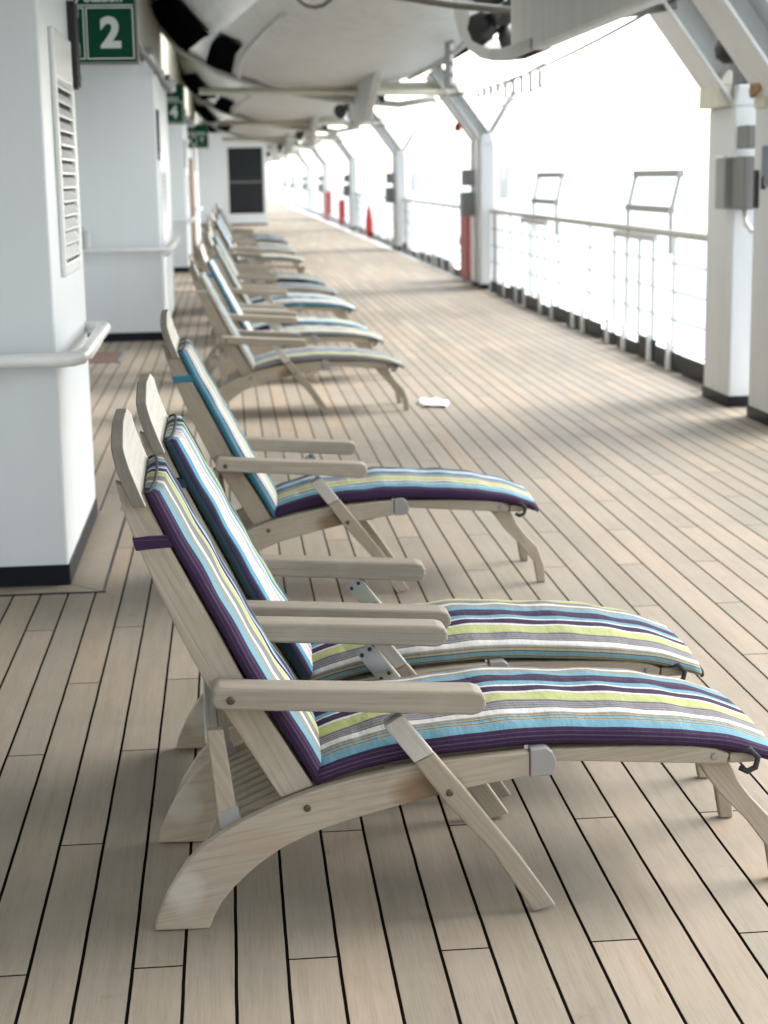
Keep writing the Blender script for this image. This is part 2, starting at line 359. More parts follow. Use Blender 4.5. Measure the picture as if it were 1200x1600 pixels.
def round_block(x0, x1, y0, y1, z1, r=.012):
    pl = [(x0, y0)]
    for k in range(5):
        a = R(-90 + 90*k/4); pl.append((x1-r+r*math.cos(a), y0+r+r*math.sin(a)))
    for k in range(5):
        a = R(90*k/4); pl.append((x1-r+r*math.cos(a), y1-r+r*math.sin(a)))
    pl.append((x0, y1))
    return pl
blocks = [(-.685, 6.66, 8.12, 'nearest white wall block at the left edge with a louvred vent and wrapped handrail'),
          (-.670, 17.2, 20.9, 'second white wall block along the deck, standing behind the green 2 sign'),
          (-.700, 30.1, 33.5, 'third white wall block, blurred, between the 4 sign and the wooden door'),
          (-.690, 40.0, 44.0, 'farthest slim white wall block just before the glazed end wall')]
for i, (X1, y0, y1, lab) in enumerate(blocks):
    b = empty('wall_block', (0, y0, 0), lab, 'wall block', 'wall blocks along the deckhouse')
    L = y1-y0
    m = MB(); m.prism(round_block(-1.745, X1, 0, L, 0), .001, 2.82, 'z'); m.build('wall', M_WHITE, b)
    m = MB(); m.prism(round_block(-1.744, X1+.007, -.007, L+.007, 0), .0005, .088, 'z'); m.build('skirting', M_BLACK, b)
    if i == 0:
        louvre(b, X1, .42, 1.08, 1.27, 2.02, 13)
        handrail(b, [(-1.7, -.10, .925), (X1+.02, -.10, .925), (X1+.075, -.075, .925), (X1+.095, -.01, .925), (X1+.095, 1.30, .925), (X1+.07, 1.36, .925), (X1+.005, 1.38, .925)],
                 [((-.93, -.10, .9), (-.93, .0, .83)), ((X1+.095, 1.0, .9), (X1, 1.0, .83))], .030)
        m = MB(); m.box(X1, X1+.035, 1.26, 1.44, 2.02, 2.40); k = m.build('door_hook', M_BLACKFAB, b, bevel=.006)
        m = MB(); m.box(X1+.0351, X1+.04, 1.25, 1.45, 2.015, 2.022); m.tube([(X1+.03, 1.3, 2.06), (X1+.05, 1.3, 2.06)], .012); m.build('bolt', M_GREY, k)
    else:
        louvre(b, X1, .35, min(L-.5, 2.0), .98, 1.69, 13)
        m = MB(); m.box(X1, X1+.02, .12, .42, 1.80, 2.3); m.build('window', M_WINDOW, b, bevel=.005)
        handrail(b, [(-1.7, -.09, .915), (X1+.06, -.09, .915), (X1+.09, -.05, .915), (X1+.09, L-.3, .915)], [((X1+.09, .6, .9), (X1, .6, .84)), ((-1.38, -.09, .9), (-1.38, 0, 1.1))], .022)
    if i == 1:
        m = MB(); m.box(-1.46, -1.44, -.02, -.001, .93, 1.16); m.build('rail_post', M_GREY, b)
# nibbed margin plank round the first block
m = MB(); m.box(-1.7, -.54, 6.53, 6.66, .0005, .004); m.box(-.678, -.545, 6.662, 8.2, .0005, .004)
def plain_plank():
    mm, nt, bb = new_mat('margin_plank'); g = N(nt, 'ShaderNodeNewGeometry')
    f = noise(nt, mapping(nt, g.outputs['Position'], scale=(6, 60, 1)), 1.6, 5)
    nt.links.new(ramp(nt, f, [(.3, (.22, .185, .14)), (.7, (.31, .26, .20))]), bb.inputs['Base Color']); bb.inputs['Roughness'].default_value = .65
    return mm
M_MARG = plain_plank()
mg = tag(m.build('margin_plank', M_MARG), kind='structure')
m = MB(); m.box(-1.7, -.53, 6.520, 6.5295, .0005, .0046); m.box(-.5445, -.535, 6.53, 8.2, .0005, .0046)
m.prism([(-.684, 6.66), (-.678, 6.654), (-.540, 6.524), (-.546, 6.53)][::-1], .0005, .0052, 'z')
tag(m.build('margin_seam', M_BLACK), kind='structure')
# reddish deck hatch by the second block
h = empty('deck_hatch', (-1.17, 15.6, 0), 'reddish brown flush hatch in the deck before the second white block', 'hatch')
m = MB(); m.box(-.16, .14, -.42, .5, .001, .008); m.build('plate', M_HATCH, h, bevel=.003)
m = MB(); m.box(-.20, -.165, -.46, .54, .001, .011); m.box(.145, .18, -.46, .54, .001, .011); m.build('rim', M_MGREY, h, bevel=.003)

# deck overhead on the left + upper deck side
o = empty('deck_overhang', (-2.4, 0, 2.83), 'white deckhead above the wall blocks with beams underneath', 'overhang')
m = MB(); m.box(-1.6, 1.55, -14, 62, 0, .12); m.build('slab', M_WHITE, o)
m = MB(); m.box(1.50, 1.549, -14, 62, .121, 5); m.build('upper_wall', M_CREAM, o)
for k in range(26):
    y = -13.5 + k*2.9
    m = MB(); m.box(.66, 1.5, y, y+.07, -.14, -.001); m.build('beam', M_WHITE, o)
m = MB(); m.tube([(1.38, -14, -.05), (1.38, 60, -.05)], .03, 8); m.tube([(1.25, -14, -.06), (1.25, 60, -.06)], .02, 8); m.build('pipes', M_GREY, o)
rq = random.Random(11)
for k in range(3):
    pts = []
    for q in range(64):
        y = -13+q*1.15; pts.append((1.62+.07*k+.02*math.sin(q*1.7+k), y, -.02-.06*k-.05*abs(math.sin(q*.9+k*2))))
    m = MB(); m.tube(pts, .016+.004*k, 6); m.build('cable', M_CABLE if k != 1 else M_BLACKFAB, o)
for k in range(12):
    y = 9+k*4.1+rq.uniform(-.6, .6); m = MB(); m.box(1.56, 1.70, y, y+.18, -.05, .10); m.build('junction_box', (M_GREY, M_CREAM, M_MGREY)[k % 3], o, bevel=.01)
# fire lamps hung under the overhead
for k, (y, lab) in enumerate(((20.6, 'small white deck lamp hanging above the green 4 sign'), (34.0, 'small white deck lamp farther along, above the third sign'))):
    l = empty('deck_lamp', (-.52, y, 2.83), lab, 'lamp', 'deck lamps under the overhang')
    m = MB(); m.tube([(-.12, 0, .0), (-.12, 0, -.07)], .03); m.build('bracket', M_GREY, l)
    m = MB(); m.box(-.20, -.03, -.1, .1, -.20, -.06); m.build('housing', M_WHITE2, l, bevel=.02)

# end wall with glazing
b = empty('end_wall', (0, 60, 0), 'white end wall of the deckhouse with a tall dark glazed window', 'ship wall')
m = MB(); m.box(-1.7, .08, -.001, .3, .001, 3.2); m.box(.08, 1.34, .0, .3, .001, .38); m.box(.08, 1.34, 0, .3, 2.68, 3.2); m.box(1.34, 1.44, -.001, .3, .001, 3.2); m.box(-1.7, 1.44, .3, 4.0, .001, 3.2)
m.build('wall', M_WHITE, b)
m = MB(); m.box(.05, 1.40, -.03, -.002, .33, .40); m.box(.05, .11, -.03, -.002, .40, 2.7); m.build('frame', M_WHITE2, b)
m = MB(); m.box(.11, 1.34, .05, .08, .4, 2.69); m.build('glass', M_GLASS, b)
m = MB(); m.box(.11, 1.34, .02, .049, 1.48, 1.52); m.box(1.30, 1.34, .02, .049, .4, 2.69); m.build('mullion', M_MGREY, b)
m = MB(); m.box(-1.7, 1.445, -.01, -.002, .001, .06); m.build('skirting', M_BLACK, b)
# vertical panel joints + wooden door
d = empty('wooden_door', (-.70, 36.0, 0), 'brown varnished wooden door standing open beyond the third wall block', 'door')
m = MB(); m.box(-.05, .0, 0, 3.4, .02, 2.05); m.build('panel', M_BROWN, d, bevel=.01)
m = MB(); m.tube([(0, .3, 1.0), (.06, .3, 1.0), (.06, .5, 1.0)], .015); m.build('handle', M_STEEL, d)
m = MB(); m.box(-1.0, -.052, 0, 3.4, .01, 2.75); m.build('frame', M_WHITE, d)

# rear bulkhead behind the camera, plus an unseen side wall added to darken the foreground
b = empty('rear_bulkhead_and_light_block', (0, -9, 0), 'white bulkhead behind the camera with an added side wall that blocks light from the foreground', 'ship wall')
m = MB(); m.box(-1.7, 3.7, -.2, 0, .001, 4.2); m.box(3.7, 3.9, -.2, 8.6, .001, 4.2); m.build('wall', M_WHITE, b)

# ------------------------------------------------------------------ assembly signs
def sign(num, y, xr, z0, lab, sc=1.0):
    s = empty('assembly_sign', (xr, y, z0), lab, 'sign', 'green assembly station signs')
    W_, H_ = .57*sc, .47*sc
    m = MB(); m.box(-W_-.012, .012, 0, .03, -.014, H_+.012); m.build('frame', M_CAPG, s, bevel=.004)
    m = MB(); m.box(-W_, 0, -.004, 0, 0, H_); m.build('panel', M_GREEN, s)
    m = MB(); t = .006*sc
    zc = .257*sc
    def ring(x0, x1, a0, a1):
        m.box(x0, x1, -.0065, -.0041, a0, a0+t); m.box(x0, x1, -.0065, -.0041, a1-t, a1); m.box(x0, x0+t, -.0065, -.0041, a0+t, a1-t); m.box(x1-t, x1, -.0065, -.0041, a0+t, a1-t)
    ring(-.238*sc, -.008, .012*sc, zc); ring(-W_+.008, -.246*sc, .012*sc, zc); m.box(-W_+.008, -.008, -.0065, -.0041, zc+.006*sc, zc+.006*sc+t)
    # muster symbol: four arrows pointing in and two figures
    cx, cz = -.400*sc, .148*sc
    for sx in (-1, 1):
        for sz in (-1, 1):
            q = [(cx+sx*a*sc, cz+sz*bb*sc) for a, bb in ((.128, .118), (.128, .06), (.108, .082), (.085, .05), (.065, .07), (.088, .098), (.068, .118))]
            m.prism(q, -.0065, -.0041)
    for dx in (-.035, .0, .035):
        m.prism([(cx+dx*sc-.014*sc, cz-.06*sc), (cx+dx*sc+.014*sc, cz-.06*sc), (cx+dx*sc+.016*sc, cz+.015*sc), (cx+dx*sc-.016*sc, cz+.015*sc)], -.0065, -.0041)
        m.prism([(cx+dx*sc+.012*sc*math.cos(a*math.pi/4), cz+.032*sc+.012*sc*math.sin(a*math.pi/4)) for a in range(8)], -.0065, -.0041)
    m.build('symbol', M_SIGNW, s)
    rot = Matrix.Rotation(R(90), 4, 'X')
    text_mesh('number', num, .195*sc, M_SIGNW, s, Matrix.Translation((-.121*sc, -.0055, .130*sc)) @ rot, .008*sc)
    text_mesh('lettering', 'Assembly Station', .066*sc, M_SIGNW, s, Matrix.Translation((-W_/2-.0*sc, -.0055, .303*sc)) @ rot, .0018*sc)
    m = MB(); m.box(-W_*.75, -W_*.7, .005, .02, H_+.012, 2.82-z0); m.box(-W_*.2, -W_*.15, .005, .02, H_+.012, 2.82-z0); m.build('hanger', M_GREY, s)
    return s
sign('2', 8.55, -.412, 2.175, 'green assembly station sign with number 2 at the top left', 1.0)
sign('4', 21.6, -.49, 2.30, 'green assembly station sign with number 4 past the second block', 1.0)
sign('6', 36.0, -.33, 2.26, 'small blurred green sign far down the deck, past the number 4', 1.0)

# ------------------------------------------------------------------ davit frames, posts
POSTS = [(3.40, 11.8), (3.58, 24.8), (3.75, 38.3), (3.85, 53.5), (3.90, 69.0), (3.92, 83.5), (3.92, 99), (3.92, 113)]
POSTLAB = ['pair of white posts nearest on the right with grey boxes and a dark lamp', 'second white post from the front with a forked top beside a red locker', 'third white forked post along the rail, blurred',
           'fourth white forked post along the rail, beyond the red tapered cover', 'fifth white post along the rail, far and pale', 'sixth white post along the rail, far and pale', 'seventh white post along the rail, tiny and pale', 'last tiny white post where the rail meets the far end']
ROD = [(-1.3, 4.25), (-.95, 3.85), (-.6, 3.42), (-.05, 3.08), (.7, 2.83), (1.5, 2.70), (2.5, 2.60), (3.02, 2.68)]
def bar(m, p, q, wx, wy):
    """square bar in an XZ plane from p to q (x,y,z)"""
    p, q = Vector(p), Vector(q); d = (q-p).normalized(); n = Vector((-d.z, 0, d.x))*wx/2; t = Vector((0, wy/2, 0))
    v = [m.bm.verts.new(c) for c in (p-n-t, p+n-t, p+n+t, p-n+t, q-n-t, q+n-t, q+n+t, q-n+t)]
    for f in ((3,2,1,0),(4,5,6,7),(0,1,5,4),(1,2,6,5),(2,3,7,6),(3,0,4,7)): m.bm.faces.new([v[i] for i in f])
for i, (X, Yf) in enumerate(POSTS):
    t = empty('davit_post', (X, Yf, 0), POSTLAB[i], 'davit post', 'white davit posts along the rail')
    if i == 0: yA, yB = (-.62, 0), (-1.75, -1.06)
    else: yA, yB = (-.45, 0), (-1.05, -.70)
    for (a, c_) in (yA, yB):
        m = MB(); m.prism([(0, a), (.20, a), (.20, c_), (0, c_)], .001, 2.02, 'z')
        m.prism([(0, 2.02), (.2, 2.02), (.16, 2.16), (.02, 2.16)], a, c_)
        ps = m.build('post', M_POST, t, bevel=.012)
        m = MB(); m.box(-.006, .206, a-.006, c_+.006, .0005, .075); m.build('skirting', M_BLACK, ps)
        # inclined arm, a channel: web with two flanges
        ym = (a+c_)/2
        m = MB(); e0, e1 = (.10, 2.1), (-.36, 2.72)
        fw = .085 if i == 0 else .05
        bar(m, (e0[0], ym, e0[1]), (e1[0]-.25, ym, e1[1]+.34), 2*fw, .03)
        bar(m, (e0[0]-fw, ym, e0[1]-.06), (e1[0]-.25-fw, ym, e1[1]+.28), .022, (c_-a)*.8)
        bar(m, (e0[0]+fw, ym, e0[1]+.06), (e1[0]-.25+fw, ym, e1[1]+.40), .022, (c_-a)*.8)
        m.build('arm', M_POST, t, bevel=.004)
    if i > 0:
        m = MB(); m.tube([(.18, -.3, 2.08), (.62, -.3, 2.78)], .045, 8); m.build('brace', M_GREY, t)
        m = MB(); m.box(-.16, -.001, -.55, -.2, 1.45, 1.68); m.box(-.18, -.001, -.5, -.15, 1.02, 1.36); m.build('control_box', M_MGREY if i < 4 else M_GREY, t, bevel=.01)
        m = MB(); m.box(.36, .56, -1.0, -.3, 1.25, 1.75); m.build('locker', M_WHITE2, t, bevel=.03)
        m = MB(); m.box(.201, .34, -1.15, .0, .02, 1.15); m.build('side_plate', M_WHITE2, t, bevel=.02)
    if i == 1:
        m = MB(); m.tube([(-.22, -.3, 2.22), (-.22, -.3, 2.30), (-.22, -.3, 2.34)], [.05, .05, .02], 10); m.build('red_lamp', M_RED, t)
    if i == 0:
        m = MB(); m.box(-.075, .0, -.66, -.45, 1.345, 1.68); q = m.build('control_box', M_GREY, t, bevel=.008)
        m = MB(); m.box(-.085, -.002, -.67, -.44, 1.682, 1.70); m.build('lid', M_WHITE2, q, bevel=.004)
        m = MB(); m.box(-.03, .12, -.95, -.64, 1.345, 1.69); m.build('control_box', M_MGREY, t, bevel=.008)
        m = MB(); m.box(-.01, .10, -.95, -.70, 1.74, 1.89); m.build('junction_box', M_MGREY, t, bevel=.008)
        m = MB(); m.tube([(.04, -.75, 1.34), (.03, -.8, 1.26), (.06, -.86, 1.20), (.1, -.95, 1.2)], .02, 8); m.build('cable', M_WHITE2, t)
        m = MB(); m.box(-.09, .01, -.52, -.05, 2.02, 2.16); m.prism([(-.09, 2.16), (.01, 2.16), (.01, 2.26), (-.03, 2.26)], -.52, -.05); m.build('roller_box', M_CREAM, t, bevel=.01)
        m = MB(); pr = [(-.20, -.85, 2.40), (-.17, -.85, 2.385), (-.11, -.85, 2.35), (-.06, -.85, 2.32)]
        m.tube(pr, [.03, .075, .085, .05], 14); m.build('floodlight', M_BRONZE, t)
        m = MB()
        for k in range(5):
            m.tube([(-.03-.014*k, -1.06-.05*k, 2.20), (-.05, -1.10-.05*k, 2.26-.01*k), (-.06, -1.17-.05*k, 2.18), (-.05, -1.14-.04*k, 2.06+.01*k), (-.035, -1.07-.04*k, 2.10)], .017, 6)
        m.build('rope', M_ROPE, t)
        m = MB(); m.box(-.02, .16, -1.3, -1.064, 1.98, 2.2); m.build('roller_box', M_CREAM, t, bevel=.02)
        m = MB(); m.box(-.012, -.001, -1.5, -1.25, 1.50, 1.75); m.build('notice', paint('notice_blue', (.05, .08, .13), .3, .1, 0), t)
        m = MB(); m.box(-.014, -.001, -1.17, -1.10, 1.36, 1.60); m.box(-.014, -.001, -1.30, -1.25, 1.48, 1.56); m.build('switch', M_BLACKFAB, t)
        m = MB(); m.box(-.012, -.001, -.36, -.26, 1.52, 1.60); m.build('latch', M_MGREY, t)
    # transverse gripe rod under the boats
    m = MB(); pts = [(x-X, -.5, z) for x, z in ROD]
    m.tube(pts, .026 if i == 0 else .05, 8); g = m.build('gripe_rod', M_CABLE if i == 0 else M_HULL, t)
    if i == 0:
        m = MB(); m.tube([(.62-X+.14*math.cos(k*math.pi/8), -.5, 2.83+.14*math.sin(k*math.pi/8)) for k in range(17)], .016, 8); m.build('ring', M_CABLE, g)
    else:
        m = MB(); m.tube([(2.25-X, -.5, 2.62), (2.25-X, -.5, 2.86)], [.05, .06], 10); m.build('fitting', M_BLACKFAB, g)
        m = MB(); m.box(-1.9, -.2, -.75, -.62, 2.75, 2.9); m.tube([(-3.9, -.9, 2.80), (-.2, -.9, 2.74)], .05, 8); m.build('cross_pipe', M_CREAM, t)
# lifeline sagging from arm head to arm head
lines = []
for k in range(len(POSTS)-2):
    (xa, ya), (xb, yb) = POSTS[k], POSTS[k+1]
    if k == 0: ya0 = -1.5
    p = []
    for j in range(13):
        u = j/12; p.append((lerp(xa, xb, u)-.40, lerp(ya-.3, yb-.3, u), 2.72-.12*4*u*(1-u)))
    m = MB(); m.tube(p, .014, 6)
    tag(m.build('lifeline', M_CABLE), ['lifeline cable sagging from the nearest posts to the second post', 'lifeline cable sagging between the second and third posts'][k] if k < 2 else 'thin lifeline cable sagging between far pale posts', 'cable', 'lifelines between the posts')
m = MB(); m.tube([(2.98, -4, 2.74), (2.98, 4, 2.66), (3.0, 11.5, 2.72)], .014, 6); tag(m.build('lifeline', M_CABLE), 'lifeline cable running overhead from the camera to the nearest posts', 'cable', 'lifelines between the posts')
# rolled rope ladder hung on the lifeline
ld = empty('rope_ladder', (3.02, 16, 2.5), 'pale rope ladder hung sideways under the lifeline at the top right', 'ladder')
for zz in (0, -.2):
    m = MB(); m.tube([(0, .0, zz+.12), (0, 2.2, zz+.04), (.02, 4.4, zz+.03)], .012, 6); m.build('rope', M_WHITE2, ld)
for k in range(9):
    m = MB(); y = .2+k*.5; m.box(-.015, .015, y, y+.05, -.10, .07); m.build('rung', M_GREY, ld)

# ------------------------------------------------------------------ lifeboats overhead
SEC = [(0, 2.84), (.35, 2.845), (.7, 2.88), (1.1, 2.94), (1.5, 3.03), (1.85, 3.15), (2.1, 3.28), (2.4, 3.48), (2.65, 3.73), (2.85, 4.0), (3.0, 4.25), (3.08, 4.6), (3.10, 5.0)]
BX = 1.5; KX = .41; HB_ = .86
HULLB = [(0, .02), (.04, .2), (.1, .40), (.2, .64), (.35, .85), (.55, .97), (.8, 1.0), (1, .985)]
def hull_pt(k, side, t, y0, L, off=0.0):
    dx, z = k
    bw = interp(HULLB, t); rise = (1-bw)**2*1.3
    zz = z + rise*(1-(z-2.84)/2.2)
    return Vector((side*(dx*HB_+off)*bw, y0 + L*t, zz-off*.6))
def seci(d):
    return (d, interp([(a, b_) for a, b_ in SEC], d))
BOATLAB = ['lifeboat hull nearest overhead showing only its skeg, propeller and rudder guard', 'big grey-white lifeboat hull filling the top centre with black windows', 'third lifeboat hull along the row, seen under the pipes', 'fourth lifeboat hull, beige and blurred down the row', 'fifth lifeboat hull, small and blurred far down the deck', 'sixth lifeboat hull, tiny above the far window']
def boat(idx, ys):
    t = empty('lifeboat', (BX, ys, 0), BOATLAB[idx], 'lifeboat', 'lifeboats hung over the deck')
    L = 12.0; y0 = -L
    rows = []
    for q in range(25):
        tt = q/24
        prof = [hull_pt(s, -1, tt, y0, L) for s in SEC[::-1]] + [hull_pt(s, 1, tt, y0, L) for s in SEC[1:]]
        rows.append(prof)
    m = MB(); V = m.grid(rows)
    fa = m.bm.faces.new(V[-1]); m.bm.faces.new(V[0][::-1])
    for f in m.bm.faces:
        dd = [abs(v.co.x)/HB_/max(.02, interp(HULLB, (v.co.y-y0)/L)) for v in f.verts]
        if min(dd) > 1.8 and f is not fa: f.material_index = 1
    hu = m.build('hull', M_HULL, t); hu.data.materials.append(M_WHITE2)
    # canopy
    rows = []
    for q in range(13):
        tt = .08+.9*q/12; bw = interp(HULLB, tt)
        rows.append([(3.09*HB_*bw*math.cos(a*math.pi/8), y0+L*tt, 4.98+1.5*math.sin(a*math.pi/8)*min(1, bw+.1)) for a in range(9)])
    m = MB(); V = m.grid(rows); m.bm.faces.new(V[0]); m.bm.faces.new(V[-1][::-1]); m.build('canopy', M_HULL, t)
    # black side windows on both flanks near the stern
    for side in (-1, 1):
        for (c0, c1, c2, c3) in (((2.88, .992), (2.30, .985), (1.95, .50), (2.50, .44)), ((1.93, .875), (1.53, .85), (1.55, .47), (1.86, .47))):
            m = MB(); rows = []
            for a in range(9):
                u = a/8; e0 = (lerp(c0[0], c1[0], u), lerp(c0[1], c1[1], u)); e1 = (lerp(c3[0], c2[0], u), lerp(c3[1], c2[1], u))
                rows.append([hull_pt(seci(lerp(e0[0], e1[0], q/12)), side, lerp(e0[1], e1[1], q/12), y0, L, .04) for q in range(13)])
            m.grid(rows, True); o = m.build('window', M_WINDOW, t, recalc=False)
            sm = o.modifiers.new('thick', 'SOLIDIFY'); sm.thickness = .02
    # fender along the bilge, rope clips
    for side in (-1, 1):
        m = MB(); m.tube([hull_pt(seci(1.45), side, q/12, y0, L, .02) for q in range(3, 13)], .03, 8); m.build('bilge_rail', M_HULL, t)
    # skeg, propeller, rudder frame  (in the boat's centre plane)
    dy = 11.0-ys if idx == 0 else 0
    sk = 4.6 if idx == 0 else 2.6
    m = MB(); m.prism([(.02, 3.0), (.02, 2.33), (-sk, 2.33), (-sk-1.8, 2.85), (-sk-1.8, 3.0)], KX-.05, KX+.05, 'x'); m.build('skeg', M_HULL, t, bevel=.02)
    C = [(2.70, 3.0), (2.55, 2.80), (2.30, 2.66), (1.85, 2.52), (1.25, 2.415), (.70, 2.36), (.05, 2.33), (-.75, 2.33), (-.78, 2.40), (.30, 2.42), (.85, 2.455), (1.30, 2.54), (1.65, 2.66), (1.85, 2.82), (1.9, 3.0)]
    if idx > 0:
        m = MB(); m.box(.84, .93, -7.35, -7.29, 2.50, 3.25); sl_ = m.build('boarding_ladder', M_MGREY, t, bevel=.005)
        m = MB()
        for kk in range(6): m.box(.892, .922, -7.354, -7.351, 2.54+kk*.115, 2.61+kk*.115)
        m.build('holes', M_WHITE2, sl_)
    m = MB(); m.prism(C, KX-.07, KX+.07, 'x'); m.build('rudder_guard', M_GREY, t, bevel=.015)
    m = MB(); m.tube([(KX, .3, 2.66), (KX, .75, 2.66), (KX, .95, 2.66)], [.07, .08, .03], 10); pr = m.build('propeller', M_BRONZE, t)
    m = MB()
    for kk in range(4):
        a = kk*math.pi/2+.5; ca, sa = math.cos(a), math.sin(a)
        pts = []
        for (rr, w_) in ((.05, .05), (.12, .12), (.2, .13), (.25, .05)):
            pts.append([(KX+rr*ca-w_*sa*.8, .7+w_*.5, 2.66+rr*sa+w_*ca*.8), (KX+rr*ca, .7, 2.66+rr*sa), (KX+rr*ca+w_*sa*.8, .7-w_*.5, 2.66+rr*sa-w_*ca*.8)])
        m.grid(pts)
    bl = m.build('blades', M_BRONZE, pr); sm = bl.modifiers.new('thick', 'SOLIDIFY'); sm.thickness = .015
    m = MB(); m.box(KX-.04, KX+.04, 1.6, 2.3, 2.9, 3.6); m.tube([(KX, 2.2, 2.9), (KX, 2.2, 3.8)], .05, 8); m.build('rudder', M_HULL, t)
    return t
for k in range(6): boat(k, 11.0+14.3*k)

# ------------------------------------------------------------------ railings between the posts
def railing(x0, y0, x1, y1, lab, wires=True, gate=None, dense=1.5):
    t = empty('railing', (x0, y0, 0), lab, 'railing', 'white railings along the ship side')
    L = y1-y0; dx = x1-x0
    def at(y, z, ox=0): return (dx*y/L+ox, y, z)
    m = MB(); m.tube([at(0, 1.1), at(L, 1.1)], .030, 10); m.build('top_rail', M_RAILW, t)
    for z in (.86, .63, .40, .17):
        m = MB(); m.tube([at(0, z), at(L, z)], .008, 6); m.build('wire', M_GREY, t)
    n = max(2, int(L/dense))
    for k in range(n+1):
        y = L*k/n
        m = MB(); x = dx*y/L; m.box(x-.012, x+.012, y-.025, y+.025, -.004, 1.08); m.build('stanchion', M_WHITE2, t)
    m = MB(); yy = 0; rnd = random.Random(int(y0*7))
    k = 0
    while yy < L-.2:
        l_ = rnd.choice((.55, .8, .35, 1.2)); h = rnd.choice((.11, .15, .19))
        m.box(dx*yy/L-.05, dx*yy/L-.03, yy, min(L, yy+l_), -.004, h); yy += l_+rnd.choice((.06, .1, .12))
    m.build('toe_plate', M_BLACK, t)
    fm = MB().prism([(0, -.004), (.10, -.004), (.07, .24), (.02, .24)], -.08, -.055, 'x').build('foot', M_WHITE2, t)
    for k in range(min(40, int(L/.9))):
        y = .45+k*.9+rnd.uniform(-.35, .35); f_ = fm if k == 0 else fm.copy()
        if k: COL.objects.link(f_)
        f_.parent = t; f_.location = (dx*y/L, y, 0)
    if gate:
        for (ga, gb, n) in gate:
            for k in range(n):
                y = lerp(ga, gb, k/(n-1))-y0; x = dx*y/L
                m = MB(); m.box(x-.03, x-.012, y-.02, y+.02, .0, 1.06); m.build('gate_upright', M_RAILG, t)
            m = MB(); x = dx*(ga-y0)/L; m.box(x-.035, x+.02, ga-y0, gb-y0, 1.015, 1.065); m.build('gate_rail', M_RAILG, t)
    return t
railing(3.62, 5.0, 3.64, 10.0, 'white railing at the right edge before the nearest post, mostly out of view')
railing(3.64, 11.9, 3.70, 23.6, 'white wire railing with a gate between the nearest and second posts', gate=[(14.2, 15.7, 4), (19.3, 20.9, 4)])
railing(3.72, 24.9, 3.86, 37.1, 'white wire railing beyond the second post, beside the red locker')
railing(3.86, 38.4, 3.96, 52.3, 'blurred white railing between the third and fourth posts, red cover before it')
railing(3.96, 53.6, 4.0, 67.8, 'pale far railing after the fourth post')
railing(4.0, 69.1, 4.0, 82.2, 'pale far railing after the fifth post', dense=3)
railing(4.0, 83.6, 4.0, 112, 'palest railing at the far end of the deck', dense=4)
# embarkation steps folded outside the gate
for k, (ya, yb, lab) in enumerate(((14.3, 15.9, 'thin grey step frame folded up outside the nearer rail gate'), (19.4, 20.9, 'thin grey step frame folded up outside the farther rail gate'))):
    t = empty('gate_step', (3.78, ya, 0), lab, 'boarding step', 'step frames outside the rail gates')
    L = yb-ya
    m = MB(); m.box(.05, .11, -.1, L-.1, 1.555, 1.615); m.build('step_bar', M_STEP, t, bevel=.004)
    m = MB(); m.box(.0, .06, .0, L, 1.245, 1.305); m.build('step_bar', M_STEP, t, bevel=.004)
    for yy in (.02, L-.02):
        m = MB(); m.tube([(.03, yy, .9), (.03, yy, 1.25), (.08, yy-.1, 1.58)], .018, 6); m.build('side_frame', M_STEP, t)
# red things along the rail
t = empty('hose_locker', (3.62, 25.3, 0), 'tall dull red locker beside the second post', 'locker')
m = MB(); m.box(0, .22, 0, .9, .03, 1.08); m.build('body', M_DRED, t, bevel=.02)
m = MB(); m.box(-.012, -.001, .08, .82, .1, 1.0); d = m.build('door', M_DRED, t, bevel=.008)
m = MB(); m.tube([(-.012, .7, .55), (-.04, .7, .55), (-.04, .7, .65)], .012); m.build('handle', M_GREY, d)
t = empty('hydrant_cover', (3.80, 45.2, 0), 'bright red tapered cover with a white cap beside the rail', 'hydrant')
m = MB(); m.tube([(0, 0, .02), (0, 0, .12), (0, 0, .35), (0, 0, .5), (0, 0, .68), (0, 0, .82)], [.06, .095, .11, .10, .065, .04], 14); m.build('cover', M_RED, t)
m = MB(); m.tube([(0, 0, .82), (0, 0, .94), (0, 0, .97)], [.04, .05, .02], 12); m.build('cap', M_WHITE2, t)
t = empty('red_locker', (3.82, 57.2, 0), 'small bright red locker farther along the rail', 'locker')
m = MB(); m.box(0, .2, 0, .8, .02, .85); m.build('body', M_RED, t, bevel=.02)
m = MB(); m.box(-.01, -.001, .08, .72, .1, .78); m.build('door', M_RED, t)
t = empty('pale_red_locker', (3.84, 65, 0), 'faded red locker standing beyond the bright red one', 'locker')
m = MB(); m.box(0, .2, 0, 2.2, .02, 1.05); m.build('body', M_DRED, t, bevel=.02)
m = MB(); m.box(-.01, -.001, .08, 2.1, .1, .98); m.build('door', M_DRED, t)
# thin crumpled white patch on the deck by the fourth chair
m = MB(); rr = random.Random(3); rows = []
for a in range(6):
    rows.append([(.18*a/5-.09 + rr.uniform(-.02, .02), .36*bb/4-.18+rr.uniform(-.04, .04), .006+rr.uniform(0, .022)) for bb in range(5)])
m.grid(rows, True); pp = m.build('deck_patch', M_PATCH); pp.location = (1.42, 11.75, 0)
sm = pp.modifiers.new('thick', 'SOLIDIFY'); sm.thickness = .004
tag(pp, 'crumpled white patch lying on the deck by the foot of a chair', 'white_patch')

